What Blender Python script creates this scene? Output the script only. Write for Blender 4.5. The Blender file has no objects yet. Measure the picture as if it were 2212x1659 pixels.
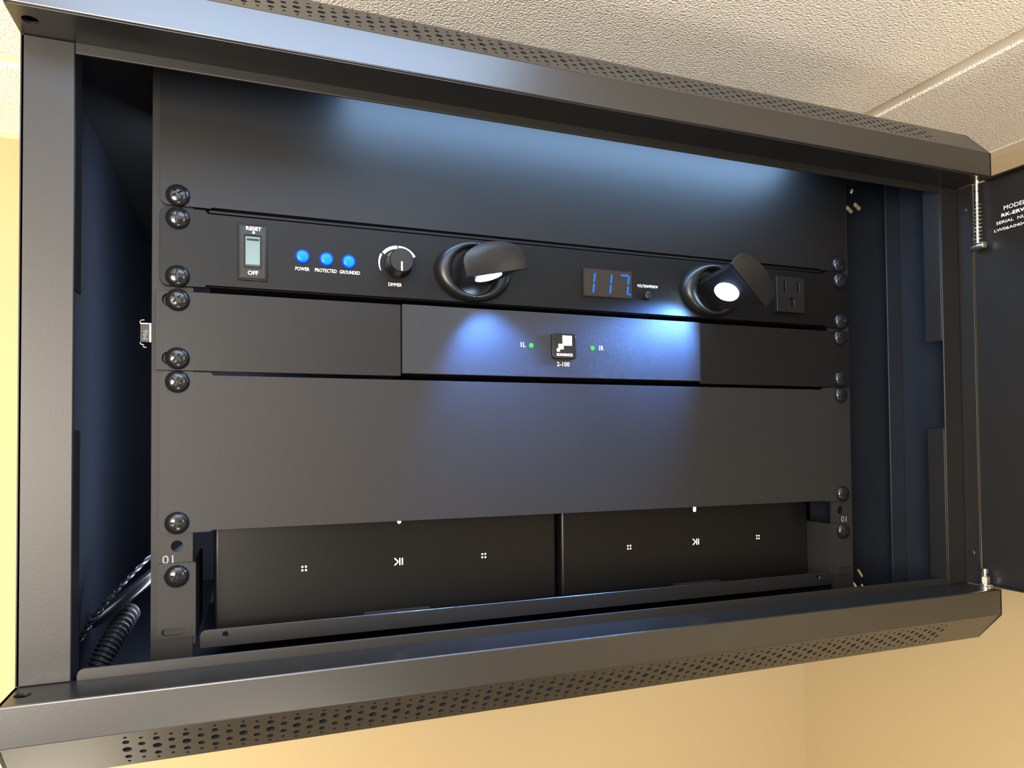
import bpy, bmesh, math, random
from mathutils import Vector, Matrix
random.seed(7)
S = 0.001                      # everything below is laid out in millimetres
SC = bpy.context.scene
COL = SC.collection

# ------------------------------------------------------------------ camera
cam_d = bpy.data.cameras.new('camera')
cam = bpy.data.objects.new('camera', cam_d)
COL.objects.link(cam)
RIGHT = Vector((0.936292980, -0.351127451, -0.00806028879))
DOWN = Vector((0.000743741904, 0.0249315211, -0.999688885))
FWD = Vector((0.351219165, 0.935995690, 0.0236043564))
m = Matrix((RIGHT, -DOWN, -FWD)).transposed().to_4x4()
m.translation = Vector((-196.1435, -420.2599, 93.2186)) * S
cam.matrix_world = m
cam_d.sensor_fit = 'HORIZONTAL'
cam_d.sensor_width = 36.0
cam_d.lens = 36.0 * 1514.34 / 2212.0
cam_d.shift_y = 88.497 / 2212.0
cam_d.clip_start = 0.005
cam_d.clip_end = 50
SC.camera = cam

# ------------------------------------------------------------------ world, lamps of the room, added fill lights, exposure
w = bpy.data.worlds.new('world')
SC.world = w
w.use_nodes = True
bg = w.node_tree.nodes['Background']
bg.inputs[0].default_value = (1.0, 0.86, 0.66, 1)
bg.inputs[1].default_value = 0.28

def lamp(name, kind, loc, energy, color, target=None, **kw):
    d = bpy.data.lights.new(name, kind)
    d.energy = energy
    d.color = color
    for k, v in kw.items():
        setattr(d, k, v)
    o = bpy.data.objects.new(name, d)
    COL.objects.link(o)
    o.location = Vector(loc) * S
    if target is not None:
        o.rotation_euler = (Vector(target) - Vector(loc)).to_track_quat('-Z', 'Y').to_euler()
    return o

lamp('warm_room_lamp', 'POINT', (-830, 60, 0), 20.0, (1.0, 0.81, 0.44), shadow_soft_size=0.12)
lamp('room_lamp', 'POINT', (-600, -900, 75), 88.0, (1.0, 0.90, 0.77), shadow_soft_size=0.22)
lamp('added_ceiling_fill', 'POINT', (440, -900, 200), 8.0, (1.0, 0.92, 0.80), shadow_soft_size=0.06)  # added fill beyond the door to brighten the ceiling, no known source
lamp('cool_ceiling_panel', 'AREA', (-165, -330, 392), 3.2, (0.45, 0.66, 1.0), target=(-165, -330, 0), shape='RECTANGLE', size=0.33, size_y=0.24)
lamp('added_cool_fill', 'AREA', (28, -30, 302), 0.95, (0.36, 0.62, 1.0), target=(28, 2, 230), shape='RECTANGLE', size=0.34, size_y=0.03)  # added unseen behind the head bar, gives the top panel its blue wash
lamp('added_cool_fill', 'AREA', (-232, 90, 130), 0.62, (0.66, 0.76, 1.0), target=(-292, 150, 130), shape='RECTANGLE', size=0.02, size_y=0.30)  # added unseen behind the left rail to lift the dark left bay
lamp('low_front_lamp', 'POINT', (-170, -650, -430), 9.0, (1.0, 0.88, 0.72), shadow_soft_size=0.08)
lamp('low_left_lamp', 'POINT', (-430, 130, -720), 2.5, (1.0, 0.90, 0.70), shadow_soft_size=0.10)

SC.view_settings.view_transform = 'Standard'
SC.view_settings.look = 'None'
SC.view_settings.exposure = 0.2
SC.view_settings.gamma = 1.0
SC.view_settings.use_curve_mapping = False

# ------------------------------------------------------------------ materials
def mat(name, color, rough=0.5, metal=0.0, spec=0.5, bump=None, emit=None, coat=0.0, var=None):
    """bump = (scale per metre, strength, distance in metres)"""
    M = bpy.data.materials.new(name)
    M.use_nodes = True
    nt = M.node_tree
    b = nt.nodes['Principled BSDF']
    b.inputs['Base Color'].default_value = (*color, 1)
    b.inputs['Roughness'].default_value = rough
    b.inputs['Metallic'].default_value = metal
    b.inputs['Specular IOR Level'].default_value = spec
    b.inputs['Coat Weight'].default_value = coat
    if emit:
        b.inputs['Emission Color'].default_value = (*emit[0], 1)
        b.inputs['Emission Strength'].default_value = emit[1]
    tc = None
    if bump or var:
        tc = nt.nodes.new('ShaderNodeTexCoord')
    if bump:
        n = nt.nodes.new('ShaderNodeTexNoise')
        n.inputs['Scale'].default_value = bump[0]
        n.inputs['Detail'].default_value = 3.0
        nt.links.new(tc.outputs['Object'], n.inputs['Vector'])
        bp = nt.nodes.new('ShaderNodeBump')
        bp.inputs['Strength'].default_value = bump[1]
        bp.inputs['Distance'].default_value = bump[2]
        nt.links.new(n.outputs['Fac'], bp.inputs['Height'])
        nt.links.new(bp.outputs['Normal'], b.inputs['Normal'])
    if var:
        n2 = nt.nodes.new('ShaderNodeTexNoise')
        n2.inputs['Scale'].default_value = var[0]
        n2.inputs['Detail'].default_value = 4.0
        nt.links.new(tc.outputs['Object'], n2.inputs['Vector'])
        mx = nt.nodes.new('ShaderNodeMix')
        mx.data_type = 'RGBA'
        mx.inputs[6].default_value = (*color, 1)
        mx.inputs[7].default_value = (*var[1], 1)
        nt.links.new(n2.outputs['Fac'], mx.inputs[0])
        nt.links.new(mx.outputs[2], b.inputs['Base Color'])
    return M

M_WALL = mat('wall_paint', (0.375, 0.30, 0.178), 0.85, bump=(260, 0.15, 0.001))
M_CEIL = mat('ceiling_tile_texture', (0.88, 0.85, 0.80), 0.9, bump=(560, 1.0, 0.0026))
M_GRID = mat('ceiling_grid_paint', (0.72, 0.68, 0.58), 0.6)
M_FLOOR = mat('floor_carpet', (0.34, 0.27, 0.19), 0.95, bump=(400, 0.4, 0.004))
M_CAB = mat('cabinet_powder_coat', (0.0070, 0.0065, 0.006), 0.46, spec=0.36, bump=(900, 0.10, 0.0003))
M_TRIM = mat('cabinet_trim_paint', (0.008, 0.008, 0.008), 0.33, spec=0.85, bump=(700, 0.06, 0.0003))
M_IN = mat('cabinet_inner_paint', (0.008, 0.010, 0.014), 0.45, spec=0.25, bump=(900, 0.12, 0.0004))
M_PANEL = mat('rack_panel_powder_coat', (0.0125, 0.0119, 0.0114), 0.50, spec=0.20, bump=(1500, 0.22, 0.0003))
M_WING = mat('smooth_panel_paint', (0.0032, 0.003, 0.0029), 0.48, spec=0.24, bump=(1500, 0.10, 0.0002))
M_COND = mat('conditioner_face', (0.0018, 0.0018, 0.0018), 0.46, spec=0.17, bump=(1700, 0.12, 0.0002))
M_AMP = mat('amplifier_face_grain', (0.016, 0.0165, 0.018), 0.42, spec=0.18, bump=(2600, 0.7, 0.0003))
M_PLAST = mat('black_plastic', (0.005, 0.005, 0.0052), 0.34, spec=0.3)
M_GLOSS = mat('gloss_black', (0.003, 0.003, 0.0035), 0.22, spec=0.25)
M_DARK = mat('recess_black', (0.004, 0.004, 0.005), 0.6)
M_BOX = mat('streamer_black', (0.003, 0.003, 0.003), 0.36, spec=0.22)
M_SCREW = mat('black_screw', (0.006, 0.0065, 0.008), 0.20, spec=0.36)
M_STEEL = mat('bright_zinc', (0.78, 0.76, 0.68), 0.22, metal=1.0)
M_PRINT = mat('white_print', (0.80, 0.77, 0.70), 0.6)
M_GREY = mat('grey_print', (0.17, 0.165, 0.16), 0.6)
M_WIN = mat('display_window', (0.010, 0.007, 0.006), 0.30, spec=0.3)
M_ROCK = mat('rocker_translucent', (0.10, 0.15, 0.155), 0.3, spec=0.3)
M_BLUE = mat('blue_led_core', (0.0, 0.02, 0.1), 0.3, spec=0.15, emit=((0.0, 0.36, 1.0), 1.05))
M_BLUR = mat('blue_led_ring', (0.0, 0.01, 0.1), 0.3, spec=0.15, emit=((0.0, 0.06, 1.0), 0.85))
M_SEG = mat('blue_segment', (0.0, 0.01, 0.1), 0.3, spec=0.15, emit=((0.0, 0.17, 1.0), 1.05))
M_GREEN = mat('green_led', (0.01, 0.1, 0.01), 0.3, spec=0.2, emit=((0.02, 0.62, 0.02), 1.0))
M_WLED = mat('white_status_led', (0.8, 0.9, 1.0), 0.3, emit=((0.72, 0.90, 1.0), 1.4))
M_LENS = mat('lamp_lens', (0.9, 0.95, 1.0), 0.3, emit=((0.5, 0.74, 1.0), 40.0))
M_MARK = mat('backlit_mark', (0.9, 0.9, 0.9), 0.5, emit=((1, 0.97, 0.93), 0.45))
M_BADGE = mat('badge_backlit_white', (0.9, 0.9, 0.9), 0.5, emit=((0.93, 0.96, 1.0), 0.95))
M_CABLE = mat('cable_jacket', (0.012, 0.012, 0.013), 0.25)
M_LOOM = mat('conduit_plastic', (0.035, 0.035, 0.036), 0.32)

# ------------------------------------------------------------------ helpers
def link(name, me, material, parent=None, bevel=0.0, seg=2, angle=35, smooth=True):
    me.materials.clear()
    me.materials.append(material)
    if smooth:
        me.polygons.foreach_set('use_smooth', [True] * len(me.polygons))
        me.set_sharp_from_angle(angle=math.radians(angle))
    o = bpy.data.objects.new(name, me)
    COL.objects.link(o)
    if parent is not None:
        o.parent = parent
    if bevel:
        b = o.modifiers.new('bevel', 'BEVEL')
        b.width = bevel * S
        b.segments = seg
        b.limit_method = 'ANGLE'
        b.angle_limit = math.radians(35)
        b.harden_normals = False
    return o

class MB:
    def __init__(self):
        self.v = []
        self.f = []
    def add(self, vs, fs):
        n = len(self.v)
        self.v += [tuple(x) for x in vs]
        self.f += [tuple(i + n for i in f) for f in fs]
        return self
    def box(self, x0, x1, y0, y1, z0, z1):
        return self.add([(x0, y0, z0), (x1, y0, z0), (x1, y1, z0), (x0, y1, z0), (x0, y0, z1), (x1, y0, z1), (x1, y1, z1), (x0, y1, z1)],
                        [(0, 3, 2, 1), (4, 5, 6, 7), (0, 1, 5, 4), (1, 2, 6, 5), (2, 3, 7, 6), (3, 0, 4, 7)])
    def prism(self, poly, a, b, axis='x'):
        """poly: 2D ring, extruded along axis from a to b. x -> (y,z), y -> (x,z), z -> (x,y)"""
        def P(p, t):
            return {'x': (t, p[0], p[1]), 'y': (p[0], t, p[1]), 'z': (p[0], p[1], t)}[axis]
        n = len(poly)
        vs = [P(p, a) for p in poly] + [P(p, b) for p in poly]
        fs = [tuple(range(n))[::-1], tuple(range(n, 2 * n))]
        fs += [(i, (i + 1) % n, n + (i + 1) % n, n + i) for i in range(n)]
        return self.add(vs, fs)
    def rings(self, rings, caps=(True, True), closed=False):
        n = len(rings[0])
        vs = [p for r in rings for p in r]
        fs = []
        for k in range(len(rings) - 1):
            for i in range(n):
                j = (i + 1) % n
                fs.append((k * n + i, k * n + j, (k + 1) * n + j, (k + 1) * n + i))
        if caps[0]:
            fs.append(tuple(range(n))[::-1])
        if caps[1]:
            fs.append(tuple(range((len(rings) - 1) * n, len(rings) * n)))
        return self.add(vs, fs)
    def lathe_y(self, prof, cx, cz, n=24, sx=1.0, sz=1.0, caps=(True, True)):
        """prof: (radius, y) pairs"""
        R = []
        for r, y in prof:
            R.append([(cx + sx * r * math.cos(2 * math.pi * i / n), y, cz + sz * r * math.sin(2 * math.pi * i / n)) for i in range(n)])
        return self.rings(R, caps)
    def lathe_z(self, prof, cx, cy, n=16, caps=(True, True)):
        R = [[(cx + r * math.cos(2 * math.pi * i / n), cy + r * math.sin(2 * math.pi * i / n), z) for i in range(n)] for r, z in prof]
        return self.rings(R, caps)
    def tube(self, path, radius, n=10, cap=True):
        path = [Vector(p) for p in path]
        rad = radius if isinstance(radius, (list, tuple)) else [radius] * len(path)
        R = []
        up = None
        for i, p in enumerate(path):
            t = (path[min(i + 1, len(path) - 1)] - path[max(i - 1, 0)]).normalized()
            if up is None:
                up = t.orthogonal().normalized()
            up = (up - t * up.dot(t)).normalized()
            b = t.cross(up)
            R.append([tuple(p + (up * math.cos(2 * math.pi * k / n) + b * math.sin(2 * math.pi * k / n)) * rad[i]) for k in range(n)])
        return self.rings(R, (cap, cap))
    def mesh(self, name, origin=(0, 0, 0)):
        me = bpy.data.meshes.new(name)
        me.from_pydata([((x - origin[0]) * S, (y - origin[1]) * S, (z - origin[2]) * S) for x, y, z in self.v], [], self.f)
        bm = bmesh.new()
        bm.from_mesh(me)
        bmesh.ops.recalc_face_normals(bm, faces=bm.faces)
        bm.to_mesh(me)
        bm.free()
        return me
    def build(self, name, material, parent=None, origin=(0, 0, 0), **kw):
        o = link(name, self.mesh(name, origin), material, parent, **kw)
        if origin != (0, 0, 0):
            o.location = Vector(origin) * S
        return o

def rr(x0, z0, x1, z1, r=0.0, n=5, corners=(1, 1, 1, 1)):
    """rounded rectangle ring, corners order: bl, br, tr, tl"""
    out = []
    for (cx, cz, a0, on) in ((x0, z0, 180, corners[0]), (x1, z0, 270, corners[1]), (x1, z1, 0, corners[2]), (x0, z1, 90, corners[3])):
        if not r or not on:
            out.append((cx, cz))
            continue
        ox = cx + (r if cx == x0 else -r)
        oz = cz + (r if cz == z0 else -r)
        for k in range(n + 1):
            a = math.radians(a0 + 90 * k / n)
            out.append((ox + r * math.cos(a), oz + r * math.sin(a)))
    return out

def circ(cx, cz, r, n=20, sx=1.0, sz=1.0):
    return [(cx + sx * r * math.cos(2 * math.pi * i / n), cz + sz * r * math.sin(2 * math.pi * i / n)) for i in range(n)]

def slot(cx, cz, w, h, rot=0, n=6):
    pts = rr(-w / 2, -h / 2, w / 2, h / 2, min(w, h) / 2 * 0.98, n)
    c, s = math.cos(math.radians(rot)), math.sin(math.radians(rot))
    return [(cx + x * c - z * s, cz + x * s + z * c) for x, z in pts]

def plate(name, outline, holes, t0, t1, material, parent=None, plane='xz', bevel=0.0):
    """sheet with real holes. plane xz: extruded along y from t0 to t1; yz: along x; xy: along z"""
    cu = bpy.data.curves.new(name, 'CURVE')
    cu.dimensions = '2D'
    cu.fill_mode = 'BOTH'
    cu.extrude = abs(t1 - t0) / 2 * S
    for ring in [outline] + list(holes):
        sp = cu.splines.new('POLY')
        sp.points.add(len(ring) - 1)
        for p, q in zip(sp.points, ring):
            p.co = (q[0] * S, q[1] * S, 0, 1)
        sp.use_cyclic_u = True
    tmp = bpy.data.objects.new('tmp', cu)
    COL.objects.link(tmp)
    dg = bpy.context.evaluated_depsgraph_get()
    me = bpy.data.meshes.new_from_object(tmp.evaluated_get(dg))
    bpy.data.objects.remove(tmp)
    bpy.data.curves.remove(cu)
    mid = (t0 + t1) / 2 * S
    if plane == 'xz':
        T = Matrix(((1, 0, 0, 0), (0, 0, -1, mid), (0, 1, 0, 0), (0, 0, 0, 1)))
    elif plane == 'yz':
        T = Matrix(((0, 0, 1, mid), (1, 0, 0, 0), (0, 1, 0, 0), (0, 0, 0, 1)))
    else:
        T = Matrix(((1, 0, 0, 0), (0, 1, 0, 0), (0, 0, 1, mid), (0, 0, 0, 1)))
    me.transform(T)
    bm = bmesh.new()
    bm.from_mesh(me)
    bmesh.ops.remove_doubles(bm, verts=bm.verts, dist=1e-6)
    bmesh.ops.recalc_face_normals(bm, faces=bm.faces)
    bm.to_mesh(me)
    bm.free()
    me.name = name
    return link(name, me, material, parent, bevel=bevel, seg=1)

def text(name, s, cx, cz, w, h, y, material, parent, plane='front', x=None, bold=0.0, thick=0.05):
    """flat lettering fitted to w x h mm, centred at (cx, cz)"""
    cu = bpy.data.curves.new(name, 'FONT')
    cu.body = s
    cu.size = 1.0
    cu.offset = bold
    cu.resolution_u = 3
    tmp = bpy.data.objects.new('tmp', cu)
    COL.objects.link(tmp)
    dg = bpy.context.evaluated_depsgraph_get()
    me = bpy.data.meshes.new_from_object(tmp.evaluated_get(dg))
    bpy.data.objects.remove(tmp)
    bpy.data.curves.remove(cu)
    xs = [v.co.x for v in me.vertices]
    ys = [v.co.y for v in me.vertices]
    ox, oy = (min(xs) + max(xs)) / 2, (min(ys) + max(ys)) / 2
    kx = w / max(1e-9, max(xs) - min(xs))
    ky = h / max(1e-9, max(ys) - min(ys))
    for v in me.vertices:
        u, q = (v.co.x - ox) * kx, (v.co.y - oy) * ky
        if plane == 'front':
            v.co = Vector((cx + u, y - thick, cz + q)) * S
        elif plane == 'up':                       # reads upwards on a front face
            v.co = Vector((cx - q, y - thick, cz + u)) * S
        else:                                     # on a face that looks towards -x
            v.co = Vector((x - thick, cx - u, cz + q)) * S
    me.name = name
    return link(name, me, material, parent, smooth=False)

def dot(name, cx, cz, r, y, material, parent, n=14, t=0.3):
    return MB().lathe_y([(r, y), (r * 0.85, y - t)], cx, cz, n).build(name, material, parent)

def thing(name, label, cat, loc=(0, 0, 0), group=None):
    o = bpy.data.objects.new(name, None)
    COL.objects.link(o)
    o.empty_display_size = 0.05
    o['label'] = label
    o['category'] = cat
    if group:
        o['group'] = group
    return o

def structure(o, label=None):
    o['kind'] = 'structure'
    if label:
        o['label'] = label
    return o

# ------------------------------------------------------------------ the room
WALL_Y, WALL_X, CEIL = 396.0, 562.0, 398.0
FLOOR = CEIL - 2440
structure(MB().box(-3200, WALL_X + 60, WALL_Y, WALL_Y + 60, FLOOR, CEIL + 14).build('wall_back', M_WALL), 'cream painted wall behind the black cabinet')
structure(MB().box(WALL_X, WALL_X + 60, -3200, WALL_Y, FLOOR, CEIL + 14).build('wall_right', M_WALL), 'cream painted side wall to the right of the cabinet')
structure(MB().box(-3200, WALL_X, -3200, WALL_Y, FLOOR - 40, FLOOR).build('floor', M_FLOOR), 'brown floor below the frame')
ceil = structure(MB().box(-3200, WALL_X, -3200, WALL_Y, CEIL + 14, CEIL + 40).build('ceiling', M_GRID), 'textured cream tile ceiling with narrow grid bars')
GX, GY, PIT, GAP = 353.0, 233.5, 610.0, 18.0
for i in range(-5, 2):
    for j in range(-5, 2):
        x0, x1 = GX + (i - 1) * PIT + GAP / 2, GX + i * PIT - GAP / 2
        y0, y1 = GY + (j - 1) * PIT + GAP / 2, GY + j * PIT - GAP / 2
        x0, x1 = max(x0, -3190), min(x1, WALL_X - 12)
        y0, y1 = max(y0, -3190), min(y1, WALL_Y - 14)
        if x1 - x0 < 20 or y1 - y0 < 20:
            continue
        MB().box(x0, x1, y0, y1, CEIL, CEIL + 8).build('ceiling_tile', M_CEIL, ceil, bevel=0.5)
for i in range(-5, 1):
    MB().box(GX + i * PIT - 8.4, GX + i * PIT + 8.4, -3190, WALL_Y - 2, CEIL + 2.6, CEIL + 13.9).build('grid_bar', M_GRID, ceil)
for j in range(-5, 1):
    MB().box(-3190, WALL_X - 2, GY + j * PIT - 8.4, GY + j * PIT + 8.4, CEIL + 2.7, CEIL + 13.8).build('grid_bar', M_GRID, ceil)
structure(MB().box(-3190, WALL_X - 20, WALL_Y - 19, WALL_Y - 0.2, CEIL - 1.5, CEIL - 0.1).build('trim_1', M_GRID, None, bevel=0.4), 'cream angle strip where the rear wall meets the ceiling')
structure(MB().box(WALL_X - 19, WALL_X - 0.2, -3190, WALL_Y - 0.2, CEIL - 1.5, CEIL - 0.1).build('trim_2', M_GRID, None, bevel=0.4), 'cream angle strip where the right wall meets the ceiling')

# ------------------------------------------------------------------ the cabinet
XL, XR = -293.0, 302.0
cab = thing('rack_cabinet', 'black steel wall-mounted rack cabinet with perforated trims and open door', 'rack cabinet')

def chamfer(name, yz0, yz1, parent):
    """the perforated sloping strip: cells with round holes in alternating columns of five and four"""
    a, b = Vector(yz0), Vector(yz1)
    L = (b - a).length
    d = (b - a) / L
    mb = MB()
    def P(x, v):
        q = a + d * v
        return (x, q.x, q.y)
    x_first, pitch, ncol = -246.5, 6.0, 84
    colA = [(-10.1, 0.78), (-6.2, 1.48), (0.0, 1.95), (6.2, 1.48), (10.1, 0.78)]
    colB = [(-8.35, 0.85), (-3.3, 1.48), (3.3, 1.48), (8.35, 0.85)]
    N = 12
    for c in range(ncol):
        cx = x_first + c * pitch
        rows = colA if c % 2 == 0 else colB
        cuts = [0.0] + [L / 2 + (rows[k][0] + rows[k][1] + rows[k + 1][0] - rows[k + 1][1]) / 2 for k in range(len(rows) - 1)] + [L]
        for k, (rv, rad) in enumerate(rows):
            v0, v1, vc = cuts[k], cuts[k + 1], L / 2 + rv
            x0, x1 = cx - pitch / 2, cx + pitch / 2
            inner, outer = [], []
            for i in range(N):
                an = 2 * math.pi * (i + 0.5) / N
                ca, sa = math.cos(an), math.sin(an)
                inner.append((cx + rad * ca, vc + rad * sa))
                tx = (x1 - cx) / abs(ca)
                tv = ((v1 - vc) if sa > 0 else (vc - v0)) / abs(sa)
                t = min(tx, tv)
                outer.append((cx + t * ca, vc + t * sa))
            vs = [P(*p) for p in inner] + [P(*p) for p in outer]
            fs = [(i, N + i, N + (i + 1) % N, (i + 1) % N) for i in range(N)]
            # corner triangles
            for (qx, qv) in ((x0, v0), (x1, v0), (x1, v1), (x0, v1)):
                best = None
                for i in range(N):
                    p, q = outer[i], outer[(i + 1) % N]
                    on_x = lambda t: abs(t[0] - qx) < 1e-6
                    on_v = lambda t: abs(t[1] - qv) < 1e-6
                    if (on_x(p) and on_v(q)) or (on_v(p) and on_x(q)):
                        best = i
                if best is not None:
                    vs.append(P(qx, qv))
                    fs.append((N + best, len(vs) - 1, N + (best + 1) % N))
            mb.add(vs, fs)
    xa, xb = x_first - pitch / 2, x_first + (ncol - 0.5) * pitch
    for (u0, u1) in ((XL + 1.4, xa), (xb, XR - 1.4)):
        mb.add([P(u0, 0), P(u1, 0), P(u1, L), P(u0, L)], [(0, 1, 2, 3)])
    me = mb.mesh(name)
    # face outwards
    out = Vector((0, -1, 0))
    bm = bmesh.new()
    bm.from_mesh(me)
    bmesh.ops.remove_doubles(bm, verts=bm.verts, dist=1e-7)
    for f in bm.faces:
        if f.normal.dot(out) < 0:
            f.normal_flip()
    bm.to_mesh(me)
    bm.free()
    o = link(name, me, M_TRIM, parent, smooth=False)
    so = o.modifiers.new('thickness', 'SOLIDIFY')
    so.thickness = 1.2 * S
    so.offset = -1
    return o

# top trim : front face, underside flange with a hole, perforated chamfer
tt = MB().box(XL, XR, -75, -73.4, 280.0, 297.4).build('top_trim', M_TRIM, cab, bevel=0.75, seg=3)
plate('flange', rr(XL, -74, XR, -49), [circ(-286.0, -63.0, 3.4)], 279.6, 281.0, M_TRIM, tt, 'xy')
chamfer('perforated_strip', (-75, 297), (-56.6, 317.9), tt)
bt = MB().box(XL, XR, -75, -73.4, -31.9, -14.0).build('bottom_trim', M_TRIM, cab, bevel=0.75, seg=3)
plate('flange', rr(XL, -74, XR, -49), [circ(-287.0, -62.0, 3.4), circ(297.0, -68.0, 2.0)], -15.4, -14.0, M_TRIM, bt, 'xy')
chamfer('perforated_strip', (-75, -31.5), (-57.5, -52.0), bt)

# frame round the opening
MB().box(XL, -271.5, -50, -48.6, -14, 279.6).build('upright', M_CAB, cab, bevel=0.5)
up2 = MB().box(283, 301.6, -50, -48.6, -14, 279.6).build('upright', M_CAB, cab, bevel=0.5)
MB().box(300.2, 301.6, -61.5, -50, -13.5, 279).build('hinge_lip', M_CAB, up2, bevel=0.4)
for z in (9.0, 262.0):
    MB().lathe_z([(2.4, 0), (2.4, 0.5), (1.9, 0.9)], 0, 0, 12).build('rivet', M_CAB, up2)
    r_ = up2.children[-1]
    r_.rotation_euler = (0, -math.pi / 2, 0)
    r_.location = Vector((300.3, -55.5, z)) * S
# return lips of the opening, each with the latch notch
for side, x0, x1 in (('l', -272.9, -271.5), ('r', 283.0, 284.4)):
    p = cab.children[[c.name for c in cab.children].index('upright')] if side == 'l' else up2
    for z0, z1 in ((-14, 100.2), (165.2, 279.6)):
        MB().box(x0, x1, -48.7, -35, z0, z1).build('return_lip', M_CAB, p, bevel=0.4)
MB().box(-272.0, 284, -49.4, -48.0, 274.6, 281.4).build('head_bar', M_CAB, cab, bevel=0.4)
MB().prism(rr(-269.8, -15.0, 284, -8.9, 3.2, 5, (0, 0, 1, 1)), -49.0, -47.6, 'y').build('sill_bar', M_CAB, cab, bevel=0.4)

# shell
prof = [(-75, 280), (-75, 297), (-56.6, 318), (WALL_Y - 0.6, 318), (WALL_Y - 0.6, -52), (-57.5, -52), (-75, -32), (-75, -14), (-50, -14), (-50, 280)]
plate('side_panel', prof, [], XL, XL + 1.3, M_IN, cab, 'yz')
vents = [circ(48, 311.5, 2.2, 10)]
for k in range(8):
    for zc in (296.0, -37.0):
        vents.append(slot(42.5 + 8.6 * k, zc, 3.4, 11.0, -42))
vents.append(slot(47.0, -23.5, 3.2, 8.0, -42))
plate('side_panel', prof, vents, XR - 1.3, XR, M_IN, cab, 'yz')
MB().box(XL + 1.4, XR - 1.4, -56.0, WALL_Y - 0.6, 316.7, 318).build('roof_panel', M_IN, cab)
MB().box(XL + 1.4, XR - 1.4, -56.6, WALL_Y - 0.6, -52, -50.7).build('base_panel', M_IN, cab)
MB().box(XL + 1.4, XR - 1.4, WALL_Y - 4, WALL_Y - 1, -50.6, 316.6).build('rear_panel', M_IN, cab)
MB().box(XL + 1.5, -247, -47.8, 380, 301.5, 302.8).build('roof_flange', M_CAB, cab)
MB().box(285.6, 300.6, 0, 1.5, -50, 316).build('side_flange', M_IN, cab, bevel=0.5)

# mounting rails with threaded holes, U labels and the cage nut clip
U = 44.45
rail_holes = [(u * U + k) for u in range(0, 7) for k in (6.35, 22.225, 38.1)]
for name_x, hx, x0, x1 in (('left', -232.55, -245.2, -224.8), ('right', 232.55, 223.8, 244.2)):
    r = plate('mounting_rail', rr(x0, -44, x1, 312, 0.6, 2), [circ(hx, z, 3.1, 14) for z in rail_holes], 0.0, 1.8, M_PANEL, cab)
    b = MB()
    if name_x == 'left':
        b.box(x0, x0 + 1.8, 1.8, 42, -44, 312)
    else:
        b.box(x1 - 1.8, x1, 1.8, 42, -44, 312)
    b.build('rail_return', M_IN, r)
    text('lettering', '01', -237.0 if name_x == 'left' else 235.6, 31.1, 5.4, 4.6, 0.0, M_GREY, r)
    if name_x == 'left':
        c = MB().box(-251.0, -246.6, 2.4, 3.6, 148.6, 158.2).build('cage_nut', M_PLAST, r)
        k = MB().box(-246.6, -245.6, 1.6, 3.4, 148.4, 158.8).box(-251.2, -246.6, 1.9, 2.9, 158.2, 158.8)
        k.tube([(-249.0, 2.4, 160.4), (-250.6, 2.4, 160.3), (-251.3, 2.4, 159.5), (-251.0, 2.4, 158.7)], 0.28, 6)
        k.tube([(-251.2, 2.4, 148.3), (-250.8, 2.4, 147.3), (-249.2, 2.4, 146.9)], 0.28, 6)
        k.tube([(-250.0, 2.4, 146.2), (-249.0, 2.4, 145.7), (-247.9, 2.4, 145.6)], 0.25, 6)
        k.build('cage_nut', M_STEEL, r, bevel=0.1)
        text('lettering', 'M6', -248.6, 152.6, 5.2, 2.2, 2.4, M_GREY, r, plane='up')

# ---- open door, hinged on the right
dp = MB().box(300.2, 301.8, -665, -62.5, -12.0, 278.0).build('door', M_CAB, cab, bevel=0.5)
dp['label'] = 'opened steel door with printed serial label'
MB().box(294.2, 300.2, -665, -74, 276.6, 278.0).build('door_lip', M_CAB, dp, bevel=0.5)
MB().box(294.2, 300.2, -665, -74, -12.0, -10.6).build('door_lip', M_CAB, dp, bevel=0.5)
HX, HY = 296.2, -68.0
hp = MB().lathe_z([(1.25, 231), (1.25, 262.6)], HX, HY).lathe_z([(1.5, 263.6), (1.5, 270.4)], HX, HY).lathe_z([(1.4, 271.6), (1.7, 279.4)], HX, HY)
hp.lathe_z([(1.0, 262), (1.0, 279)], HX, HY)
hp.lathe_y([(2.3, -64.5), (2.5, -65), (2.5, -73.4), (2.1, -74.0)], HX - 1.2, 230.9, 18)
hp.build('hinge_pin', M_STEEL, dp)
spr = [(HX + 3.3 * math.cos(a * 0.4), HY + 3.3 * math.sin(a * 0.4), 234.2 + a * (27.6 / 157)) for a in range(158)]
MB().tube(spr, 0.32, 6).build('hinge_spring', M_STEEL, dp)
hb = MB().lathe_z([(4.2, -13.9), (4.2, -12.5)], HX - 0.9, HY, 20).lathe_z([(3.3, -12.2), (3.3, -10.4), (2.6, -9.9)], HX - 0.9, HY, 20)
hb.lathe_z([(2.4, -9.9), (3.0, -9.4), (3.0, -5.8), (2.4, -5.3)], HX - 0.9, HY, 6)
hb.lathe_z([(1.5, -5.3), (1.5, -2.9)], HX - 0.9, HY, 12).lathe_z([(2.1, -2.9), (2.1, -0.3), (1.6, 0.1)], HX - 0.9, HY, 14)
hb.build('hinge_bolt', M_STEEL, dp)
for t_, y_, z_, w_, h_, b_ in (('MODEL', -91.8, 254.4, 14.8, 2.9, 0.0), ('RK-ERW6', -92.8, 249.6, 20.4, 2.5, 0.02), ('SERIAL  NUM', -90.6, 244.9, 23.4, 2.1, 0.0), ('LW06A0404-18', -90.8, 240.0, 26.8, 2.0, 0.0)):
    text('lettering', t_, y_, z_, w_, h_, 0, M_PRINT, dp, plane='side', x=300.2, bold=b_)

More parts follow.
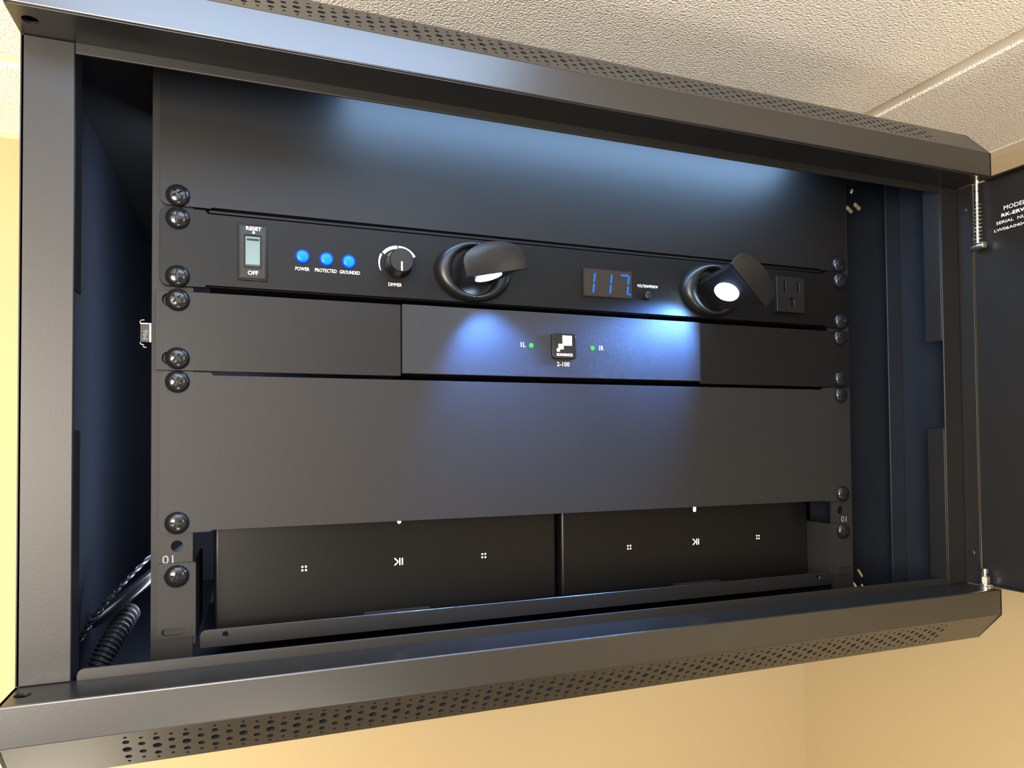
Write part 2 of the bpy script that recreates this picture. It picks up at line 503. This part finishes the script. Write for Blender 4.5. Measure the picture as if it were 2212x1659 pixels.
# ------------------------------------------------------------------ pan-head screws (one mesh, shared)
def make_screw_mesh():
    pr = [(6.0, -0.1), (6.05, -0.7), (5.7, -1.6), (5.0, -2.4), (3.9, -3.0), (2.6, -3.4), (1.2, -3.55)]
    a = MB().lathe_y(pr, 0, 0, 28).mesh('screw')
    k = MB()
    k.prism([(-2.7, -0.62), (2.7, -0.62), (2.7, 0.62), (-2.7, 0.62)], -5.0, -2.2, 'y')
    b1 = k.mesh('cut')
    k2 = MB().prism([(-0.62, -2.7), (0.62, -2.7), (0.62, 2.7), (-0.62, 2.7)], -5.0, -2.2, 'y')
    b2 = k2.mesh('cut')
    oa = bpy.data.objects.new('sa', a)
    COL.objects.link(oa)
    cut = []
    for b in (b1, b2):
        ob = bpy.data.objects.new('sb', b)
        COL.objects.link(ob)
        md = oa.modifiers.new('x', 'BOOLEAN')
        md.operation = 'DIFFERENCE'
        md.object = ob
        md.solver = 'EXACT'
        cut.append(ob)
    dg = bpy.context.evaluated_depsgraph_get()
    me = bpy.data.meshes.new_from_object(oa.evaluated_get(dg))
    for o in cut + [oa]:
        bpy.data.objects.remove(o)
    me.materials.clear()
    me.materials.append(M_SCREW)
    me.polygons.foreach_set('use_smooth', [True] * len(me.polygons))
    me.set_sharp_from_angle(angle=math.radians(32))
    me.name = 'screw'
    return me
SCREW = make_screw_mesh()
def screw(x, z, y, parent, rot=None):
    o = bpy.data.objects.new('screw', SCREW)
    COL.objects.link(o)
    o.parent = parent
    o.location = Vector((x, y, z)) * S
    o.rotation_euler = (0, random.uniform(0, math.pi) if rot is None else rot, 0)
    return o
HXL, HXR = -232.55, 232.55

# ------------------------------------------------------------------ blank panels
def notched(x0, x1, z0, z1, xi, nb, nt, r=4.0):
    """panel outline: full height at the ears, cut back by nb / nt between -xi and xi"""
    o = rr(x0, z0, x1, z1, r, 5)
    n = 6
    bl, br, tr, tl = o[:n], o[n:2 * n], o[2 * n:3 * n], o[3 * n:]
    out = bl
    if nb:
        out = out + [(-xi, z0), (-xi + nb, z0 + nb), (xi - nb, z0 + nb), (xi, z0)]
    out = out + br + tr
    if nt:
        out = out + [(xi, z1), (xi - nt, z1 - nt), (-xi + nt, z1 - nt), (-xi, z1)]
    return out + tl

bp1 = thing('blank_panel', 'plain black blank panel at the top of the rack above the power conditioner', 'blank panel')
plate('faceplate', notched(-241.3, 241.3, 223.2, 310.6, 216, 0.7, 0), [], -2.0, 0.0, M_WING, bp1, bevel=0.35)
MB().box(-215.5, 215.5, 0.1, 14, 223.9, 225.2).build('folded_lip', M_PANEL, bp1)
for x in (HXL, HXR):
    screw(x, 228.6, -2.0, bp1)
    screw(x, 304.8, -2.0, bp1)
bp2 = thing('blank_panel', 'tall plain black blank panel below the amplifier, lit by blue lamp light', 'blank panel')
plate('faceplate', notched(-241.3, 241.3, 45.3, 132.5, 216, 0.8, 1.6), [], -2.0, 0.0, M_PANEL, bp2, bevel=0.35)
MB().box(-215.5, 215.5, 0.1, 14, 46.2, 47.4).build('folded_lip', M_PANEL, bp2)
for x in (HXL, HXR):
    screw(x, 127.0, -2.0, bp2, 0.6)
    screw(x, 50.8, -2.0, bp2)

# ------------------------------------------------------------------ power conditioner
pc = thing('power_conditioner', 'black rack power conditioner with two pull-out lamps, blue indicators and a voltage display', 'power conditioner')
FY = -3.0
face = plate('faceplate', notched(-241.3, 241.3, 179.0, 221.9, 219, 1.3, 1.9), [], FY, 0.0, M_COND, pc, bevel=0.4)
MB().box(-217, 217, 0.6, 200, 180.0, 222.4).build('chassis', M_COND, pc, bevel=0.5)
for x in (HXL, HXR):
    screw(x, 215.9, FY, pc)
    screw(x, 184.15, FY, pc)
MB().box(-217, 217, -1.7, 0.55, 220.9, 222.5).build('lid_edge', M_COND, pc, bevel=0.3)
# rocker switch
sw = MB().prism(rr(-202.1, 184.5, -186.6, 216.0, 0.8, 2), -4.0, FY, 'y').build('rocker_switch', M_GLOSS, pc, bevel=0.3)
plate('switch_plate', rr(-201.0, 185.6, -187.7, 214.9, 0.4, 2), [rr(-198.9, 191.2, -189.6, 209.9, 0.5, 2)], -4.5, -4.0, M_PLAST, sw, bevel=0.15)
MB().prism([(-4.05, 192.4), (-5.6, 193.2), (-5.2, 201), (-6.4, 208.4), (-4.05, 209.2)], -198.1, -190.4, 'x').build('rocker', M_ROCK, sw, bevel=0.3)
MB().box(-197.4, -191.0, -6.7, -6.0, 206.4, 207.4).build('rocker_ridge', M_PLAST, sw, bevel=0.2)
text('lettering', 'RESET', -193.75, 213.6, 8.0, 2.1, -4.5, M_PRINT, sw, bold=0.02)
dot('reset_dot', -193.8, 211.4, 0.75, -4.5, M_PRINT, sw, 12, 0.1)
text('lettering', 'OFF', -194.1, 188.7, 5.4, 2.3, -4.5, M_PRINT, sw, bold=0.01)
# blue indicators
for x, z, t_, w_, tx in ((-167.5, 200.6, 'POWER', 7.7, -167.5), (-154.1, 200.1, 'PROTECTED', 12.3, -154.4), (-141.4, 199.7, 'GROUNDED', 11.6, -140.7)):
    il = MB().lathe_y([(4.1, FY), (4.1, FY - 0.7), (3.7, FY - 1.1), (3.2, FY - 1.1)], x, z, 28).build('indicator_light', M_BLUR, pc)
    MB().lathe_y([(3.15, FY - 1.05), (3.0, FY - 1.6), (2.2, FY - 1.9)], x, z, 24).build('indicator_lens', M_BLUE, il)
    text('lettering', t_, tx, 193.4, w_, 2.0, FY, M_PRINT, pc)
# dimmer
kz, kx = 200.3, -112.2
kn = MB().lathe_y([(8.3, FY), (8.3, FY - 2), (7.6, FY - 3), (7.2, FY - 11.2), (6.7, FY - 11.8)], kx, kz, 40).build('dimmer_knob', M_PLAST, pc)
MB().prism([(kx - 0.45, kz - 6.3), (kx + 0.45, kz - 6.3), (kx + 0.45, kz - 0.9), (kx - 0.45, kz - 0.9)], FY - 11.9, FY - 11.7, 'y').build('pointer', M_PRINT, kn)
def wedge(a0, a1, r0a, r0b, r1a, r1b, n=12):
    P, Q = [], []
    for i in range(n + 1):
        t = i / n
        a = math.radians(a0 + (a1 - a0) * t)
        P.append((kx + (r0a + (r0b - r0a) * t) * math.cos(a), kz + (r0a + (r0b - r0a) * t) * math.sin(a)))
        Q.append((kx + (r1a + (r1b - r1a) * t) * math.cos(a), kz + (r1a + (r1b - r1a) * t) * math.sin(a)))
    return P + Q[::-1]
for a0, a1, r0, r0b, r1, r1b in ((202, 150, 10.9, 10.9, 11.3, 12.1), (144, 92, 9.8, 9.5, 11.6, 11.4), (88, 28, 9.3, 9.2, 11.4, 12.2)):
    MB().prism(wedge(a0, a1, r0, r0b, r1, r1b), FY - 0.08, FY, 'y').build('dimmer_scale', M_PRINT, pc, smooth=False)
text('lettering', 'DIMMER', -114.0, 188.1, 8.0, 2.0, FY, M_PRINT, pc)

# the two pull-out lamps
def pull_lamp(cx, cz, rot, energy, ext=0.0):
    bz = MB()
    N = 48
    R = []
    for rx, rz, y in ((25.2, 18.9, FY), (25.0, 18.7, FY - 1.8), (23.6, 18.0, FY - 4.6), (21.4, 17.4, FY - 6.2), (18.6, 16.6, FY - 6.9), (16.2, 15.8, FY - 6.6), (15.2, 15.2, FY - 5.6), (14.9, 14.9, FY - 2.0)):
        R.append([(cx + rx * math.cos(2 * math.pi * i / N), y, cz + rz * math.sin(2 * math.pi * i / N)) for i in range(N)])
    bz.rings(R, (False, False))
    b = bz.build('lamp_bezel', M_PLAST, pc, angle=60)
    MB().lathe_y([(14.95, FY - 2.2), (14.95, FY - 0.1)], cx, cz, N, caps=(False, True)).build('socket', M_GLOSS, b)
    c, s = math.cos(math.radians(rot)), math.sin(math.radians(rot))
    def T(u, v):
        return (cx + u * c - v * s, cz + u * s + v * c)
    def sec(hw, side, top, flat):
        pts = [(-hw, flat), (hw, flat)]
        n = 12
        for i in range(n + 1):
            a = math.radians(180 * i / n)
            pts.append((hw * math.cos(a), flat + side + (top - flat - side) * math.sin(a)))
        return pts
    rings = []
    for y, hw, side, top, flat in ((-3.4, 12.0, 5.0, 13.2, -8.2), (-12, 12.2, 5.0, 12.6, -8.4), (-24, 13.4, 5.6, 10.6, -8.5), (-34, 15.6, 6.4, 8.6, -8.5), (-40.5, 17.4, 7.2, 7.6, -8.5)):
        rings.append([(T(u, v)[0], y - (ext if y < -30 else 0), T(u, v)[1]) for u, v in sec(hw, side, top, flat)])
    arm = MB().rings(rings).build('lamp_arm', M_PLAST, pc, angle=28)
    caps = []
    for y, hw, side, top, flat in ((-40.5, 18.4, 8.0, 8.4, -9.2), (-43.0, 19.0, 8.4, 8.8, -9.5), (-43.9, 18.7, 8.3, 8.5, -9.3), (-44.9, 14.5, 6.6, 6.2, -6.6), (-45.3, 7.0, 3.2, 3.0, -3.2)):
        caps.append([(T(u, v)[0], y - ext, T(u, v)[1]) for u, v in sec(hw, side, top, flat)])
    MB().rings(caps).build('lamp_cap', M_PLAST, arm, angle=32)
    # lens: a glowing disc on the flat side of the arm
    n = Vector((s, 0, -c))                     # outward normal of the flat
    u = Vector((c, 0, s))
    y_ = Vector((0, 1, 0))
    ctr = Vector((cx, -28.5, cz)) + n * 8.45
    R = []
    for rad, off in ((7.6, 0.0), (7.6, 0.35), (6.4, 0.8), (3.0, 1.0)):
        R.append([tuple(ctr + n * off + (u * math.cos(2 * math.pi * i / 28) + y_ * 1.4 * math.sin(2 * math.pi * i / 28)) * rad) for i in range(28)])
    MB().rings(R).build('lamp_lens', M_LENS, arm)
    p = ctr + n * 2.2
    lamp('lamp_light', 'SPOT', p, energy, (0.12, 0.33, 1.0), target=tuple(p + n * 100 + Vector((0, 38, 0))), spot_size=math.radians(86), spot_blend=0.8, shadow_soft_size=0.004)
pull_lamp(-65.0, 199.2, 12, 4.6)
pull_lamp(113.0, 199.6, -44, 5.6, 8.0)

# voltage display
dw = plate('voltage_display', rr(11.3, 189.5, 48.6, 208.3, 0.3, 2), [], -3.8, FY, M_GLOSS, pc, bevel=0.2)
MB().box(12.0, 47.9, -4.0, -3.8, 190.2, 207.6).build('display_window', M_WIN, dw)
def seg_v(x, z0, z1, lean=0.0, w=1.25):
    b = w / 2
    pts = [(x, z0), (x + b, z0 + b), (x + b + lean, z1 - b), (x + lean, z1), (x - b + lean, z1 - b), (x - b, z0 + b)]
    return MB().prism(pts, -4.15, -4.0, 'y').build('display_segment', M_SEG, dw, smooth=False)
def seg_h(x0, x1, z, w=1.25):
    b = w / 2
    pts = [(x0, z), (x0 + b, z - b), (x1 - b, z - b), (x1, z), (x1 - b, z + b), (x0 + b, z + b)]
    return MB().prism(pts, -4.15, -4.0, 'y').build('display_segment', M_SEG, dw, smooth=False)
for x in (18.7, 31.4, 44.6):
    seg_v(x + 0.75, 199.0, 205.4, 0.55)
    seg_v(x, 192.0, 198.3, 0.55)
seg_h(39.4, 45.6, 205.3)
dot('decimal_point', 46.4, 192.6, 0.85, -4.0, M_SEG, dw, 12, 0.15)
text('lettering', 'VOLTS/AMPS/KW', 61.1, 199.4, 16.4, 1.9, FY, M_PRINT, pc)
MB().lathe_y([(2.6, FY), (2.5, FY - 3.2), (2.0, FY - 3.6)], 60.0, 192.4, 20).build('meter_button', M_PLAST, pc)
MB().lathe_y([(3.0, FY), (3.0, FY - 0.25), (2.6, FY - 0.25), (2.6, FY)], 80.3, 199.0, 24, caps=(False, False)).build('plug_ring', M_PLAST, pc)
# power outlet
ot = plate('power_outlet', rr(168.6, 187.6, 194.2, 214.0, 1.0, 3), [rr(174.9, 202.0, 176.7, 211.2), rr(187.4, 202.6, 189.2, 210.4), rr(179.0, 192.0, 184.2, 198.6, 2.2, 5, (0, 0, 1, 1))], -7.2, FY, M_PLAST, pc, bevel=0.4)
MB().box(169.5, 193.5, -3.4, FY - 0.02, 188.5, 213).build('contact_recess', M_DARK, ot)

# ------------------------------------------------------------------ amplifier
am = thing('amplifier', 'black rack amplifier with a grained centre face, square badge and two green lights', 'amplifier')
for x0, x1 in ((-243.4, -110.4), (104.0, 243.0)):
    sl = []
    for z in (139.7, 171.4):
        sl.append(slot(-234.6 if x0 < 0 else 234.6, z, 11.0, 7.0, 0))
    plate('wing_plate', rr(x0, 133.2, x1, 176.4, 0.5, 2), sl, -2.0, 0.0, M_WING, am, bevel=0.3)
for x in (HXL, HXR):
    screw(x, 139.7, -2.0, am, 0.75)
    screw(x, 171.45, -2.0, am, 0.8)
MB().prism(rr(-109.8, 134.8, 103.4, 176.7, 0.4, 2), -3.2, 0, 'y').build('face', M_AMP, am, bevel=0.5)
MB().box(-109, 102.8, 0.2, 210, 135.2, 176.2).build('chassis', M_PANEL, am)
bd = MB().prism(rr(-12.1, 146.9, 5.0, 163.6, 1.9, 5), -5.6, -3.2, 'y').build('badge', M_GLOSS, am, bevel=0.5, seg=3)
for x0, z0, x1, z1 in ((-4.9, 155.6, 1.7, 162.0), (-7.8, 153.1, -4.2, 156.4), (-9.0, 151.5, -6.9, 153.5)):
    MB().box(x0, x1, -5.72, -5.6, z0, z1).build('badge_square', M_BADGE, bd)
text('lettering', 'SONANCE', -3.5, 149.5, 11.2, 1.7, -5.6, M_BADGE, bd, bold=0.03)
for x, tx, t_ in ((-25.9, -31.6, '1L'), (18.1, 24.6, '1R')):
    dot('status_light', x, 155.0, 1.55, -3.2, M_GREEN, am)
    text('lettering', t_, tx, 155.3, 3.2, 3.0, -3.2, M_PRINT, am)
text('lettering', '2-100', -3.5, 143.6, 9.0, 2.8, -3.2, M_PRINT, am)

# ------------------------------------------------------------------ shelf with two streaming amplifiers
sh = thing('rack_shelf', 'black one-unit rack shelf at the bottom carrying two streaming amplifiers', 'shelf')
for sgn in (-1, 1):
    x0, x1 = (-242.2, -223.2) if sgn < 0 else (223.2, 242.2)
    e = plate('ear', rr(x0, -10.5, x1, 29.2 if sgn < 0 else 28.0, 0.6, 2), [slot(sgn * 233.6, 22.2, 10.5, 6.8), slot(sgn * 234.0, -7.4, 11.5, 4.0)], -1.8, 0.0, M_PANEL, sh, bevel=0.3)
    screw(sgn * 232.55, 22.22, -1.8, sh)
    MB().box(*((-224.6, -223.2) if sgn < 0 else (222.0, 223.4)), 0.1, 60, -15, 28.0).build('ear_return', M_PANEL, sh)
plate('front_lip', rr(-221.2, -18.0, 221.2, -8.3, 3.0, 4, (0, 0, 1, 1)), [circ(-208.2, -11.4, 1.5, 12), circ(208.2, -11.4, 1.5, 12)], -1.2, 0.2, M_TRIM, sh, bevel=0.35)
MB().box(-221.2, 221.2, 0.3, 270, -17.0, -15.4).build('shelf_floor', M_IN, sh)

def streamer(x0, x1, label, led_x, led_z, led_h, marks, slot_x):
    t = thing('streaming_amplifier', label, 'streaming amplifier')
    Y0 = 21.0
    MB().box(x0, x1, Y0, Y0 + 216, -15.2, 49.0).build('body', M_BOX, t, bevel=2.2, seg=4)
    MB().prism(rr(slot_x - 21, -15.0, slot_x + 21, -11.6, 0.6, 2), Y0 - 0.15, Y0 + 1, 'y').build('base_recess', M_DARK, t)
    MB().prism(slot(led_x, led_z, 2.4, led_h, 0, 4), Y0 - 0.2, Y0 + 1, 'y').build('status_light', M_WLED, t)
    (a, az), (b, bz), (c, cz) = marks
    for mx, mz in ((a, az), (c, cz)):
        k = MB()
        for dx in (-1.05, 1.05):
            for dz in (-1.05, 1.05):
                k.lathe_y([(0.62, Y0 - 0.02), (0.62, Y0 - 0.12)], mx + dx, mz + dz, 10)
        k.build('volume_dots', M_MARK, t)
    k = MB()
    bw, hh = 0.34, 2.2
    for (p, q) in (((b - 2.6, bz + hh), (b - 0.2, bz)), ((b - 0.2, bz), (b - 2.6, bz - hh))):
        d = (Vector(q) - Vector(p)).normalized()
        nn = Vector((-d.y, d.x)) * bw
        k.prism([tuple(Vector(p) + nn), tuple(Vector(p) - nn), tuple(Vector(q) - nn), tuple(Vector(q) + nn)], Y0 - 0.12, Y0 - 0.02, 'y')
    for bx in (b + 0.75, b + 2.35):
        k.box(bx - bw, bx + bw, Y0 - 0.12, Y0 - 0.02, bz - hh, bz + hh)
    k.build('play_mark', M_MARK, t, smooth=False)
    return t
streamer(-215.2, 1.2, 'left black streaming amplifier with white play mark and dots, on the shelf', -107.3, 43.2, 2.6, ((-165.0, 17.8), (-107.7, 18.1), (-51.2, 18.2)), -108.5)
streamer(4.9, 220.0, 'right black streaming amplifier with white play mark and dots, on the shelf', 113.6, 42.2, 4.6, ((58.0, 17.1), (114.4, 17.8), (171.0, 18.1)), 115)

# ------------------------------------------------------------------ cables in the lower left corner
cd = thing('flexible_conduit', 'ribbed black flexible conduit rising from the lower left corner of the cabinet', 'conduit')
def bez(p0, p1, p2, p3, n):
    out = []
    for i in range(n + 1):
        t = i / n
        out.append(tuple(Vector(p0) * (1 - t) ** 3 + Vector(p1) * 3 * t * (1 - t) ** 2 + Vector(p2) * 3 * t * t * (1 - t) + Vector(p3) * t ** 3))
    return out
path = bez((-284, 62, -49), (-280, 64, -34), (-272, 70, -24), (-268, 96, -14), 170)
MB().tube(path, [5.6 + 1.1 * max(-0.6, math.sin(i * 2 * math.pi / 9.5)) for i in range(171)], 16).build('ribbed_sleeve', M_LOOM, cd, angle=80)
c1 = MB().tube(bez((-286, 68, -14), (-276, 72, -10), (-262, 78, 4), (-236, 120, 22), 40), 4.2, 14).build('power_cable', M_CABLE)
c1['label'] = 'thick glossy black cable curving up behind the ribbed conduit'
c1['category'] = 'cable'
c2 = MB()
pth = bez((-290, 60, -24), (-284, 62, -10), (-276, 66, 2), (-252, 110, 24), 60)
for ph in (0, math.pi):
    c2.tube([(p[0] + 1.0 * math.cos(i * 0.75 + ph), p[1] + 1.0 * math.sin(i * 0.75 + ph), p[2] + 0.4 * math.sin(i * 0.75 + ph)) for i, p in enumerate(pth)], 0.85, 8)
c2 = c2.build('twisted_cord', M_CABLE)
c2['label'] = 'thin twisted black cord beside the thick cable in the lower left corner'
c2['category'] = 'cord'

# ------------------------------------------------------------------ labels of parts that look different from the rest of their thing
PART_LABELS = {'hinge_pin': 'bright zinc hinge pin', 'hinge_spring': 'coiled steel hinge spring', 'hinge_bolt': 'bright zinc hinge bolt and nut', 'indicator_light': 'round blue indicator light',
               'lamp_lens': 'glowing bluish white lamp lens', 'rocker': 'pale translucent rocker', 'badge': 'glossy black square badge', 'voltage_display': 'dark display window with blue digits'}
for o in list(bpy.data.objects):
    k = o.name.split('.')[0]
    if o.parent is not None and k in PART_LABELS:
        o['label'] = PART_LABELS[k]
    if k == 'status_light' and o.parent is not None:
        o['label'] = 'small green status light' if o.parent.name.startswith('amplifier') else 'small white status light'
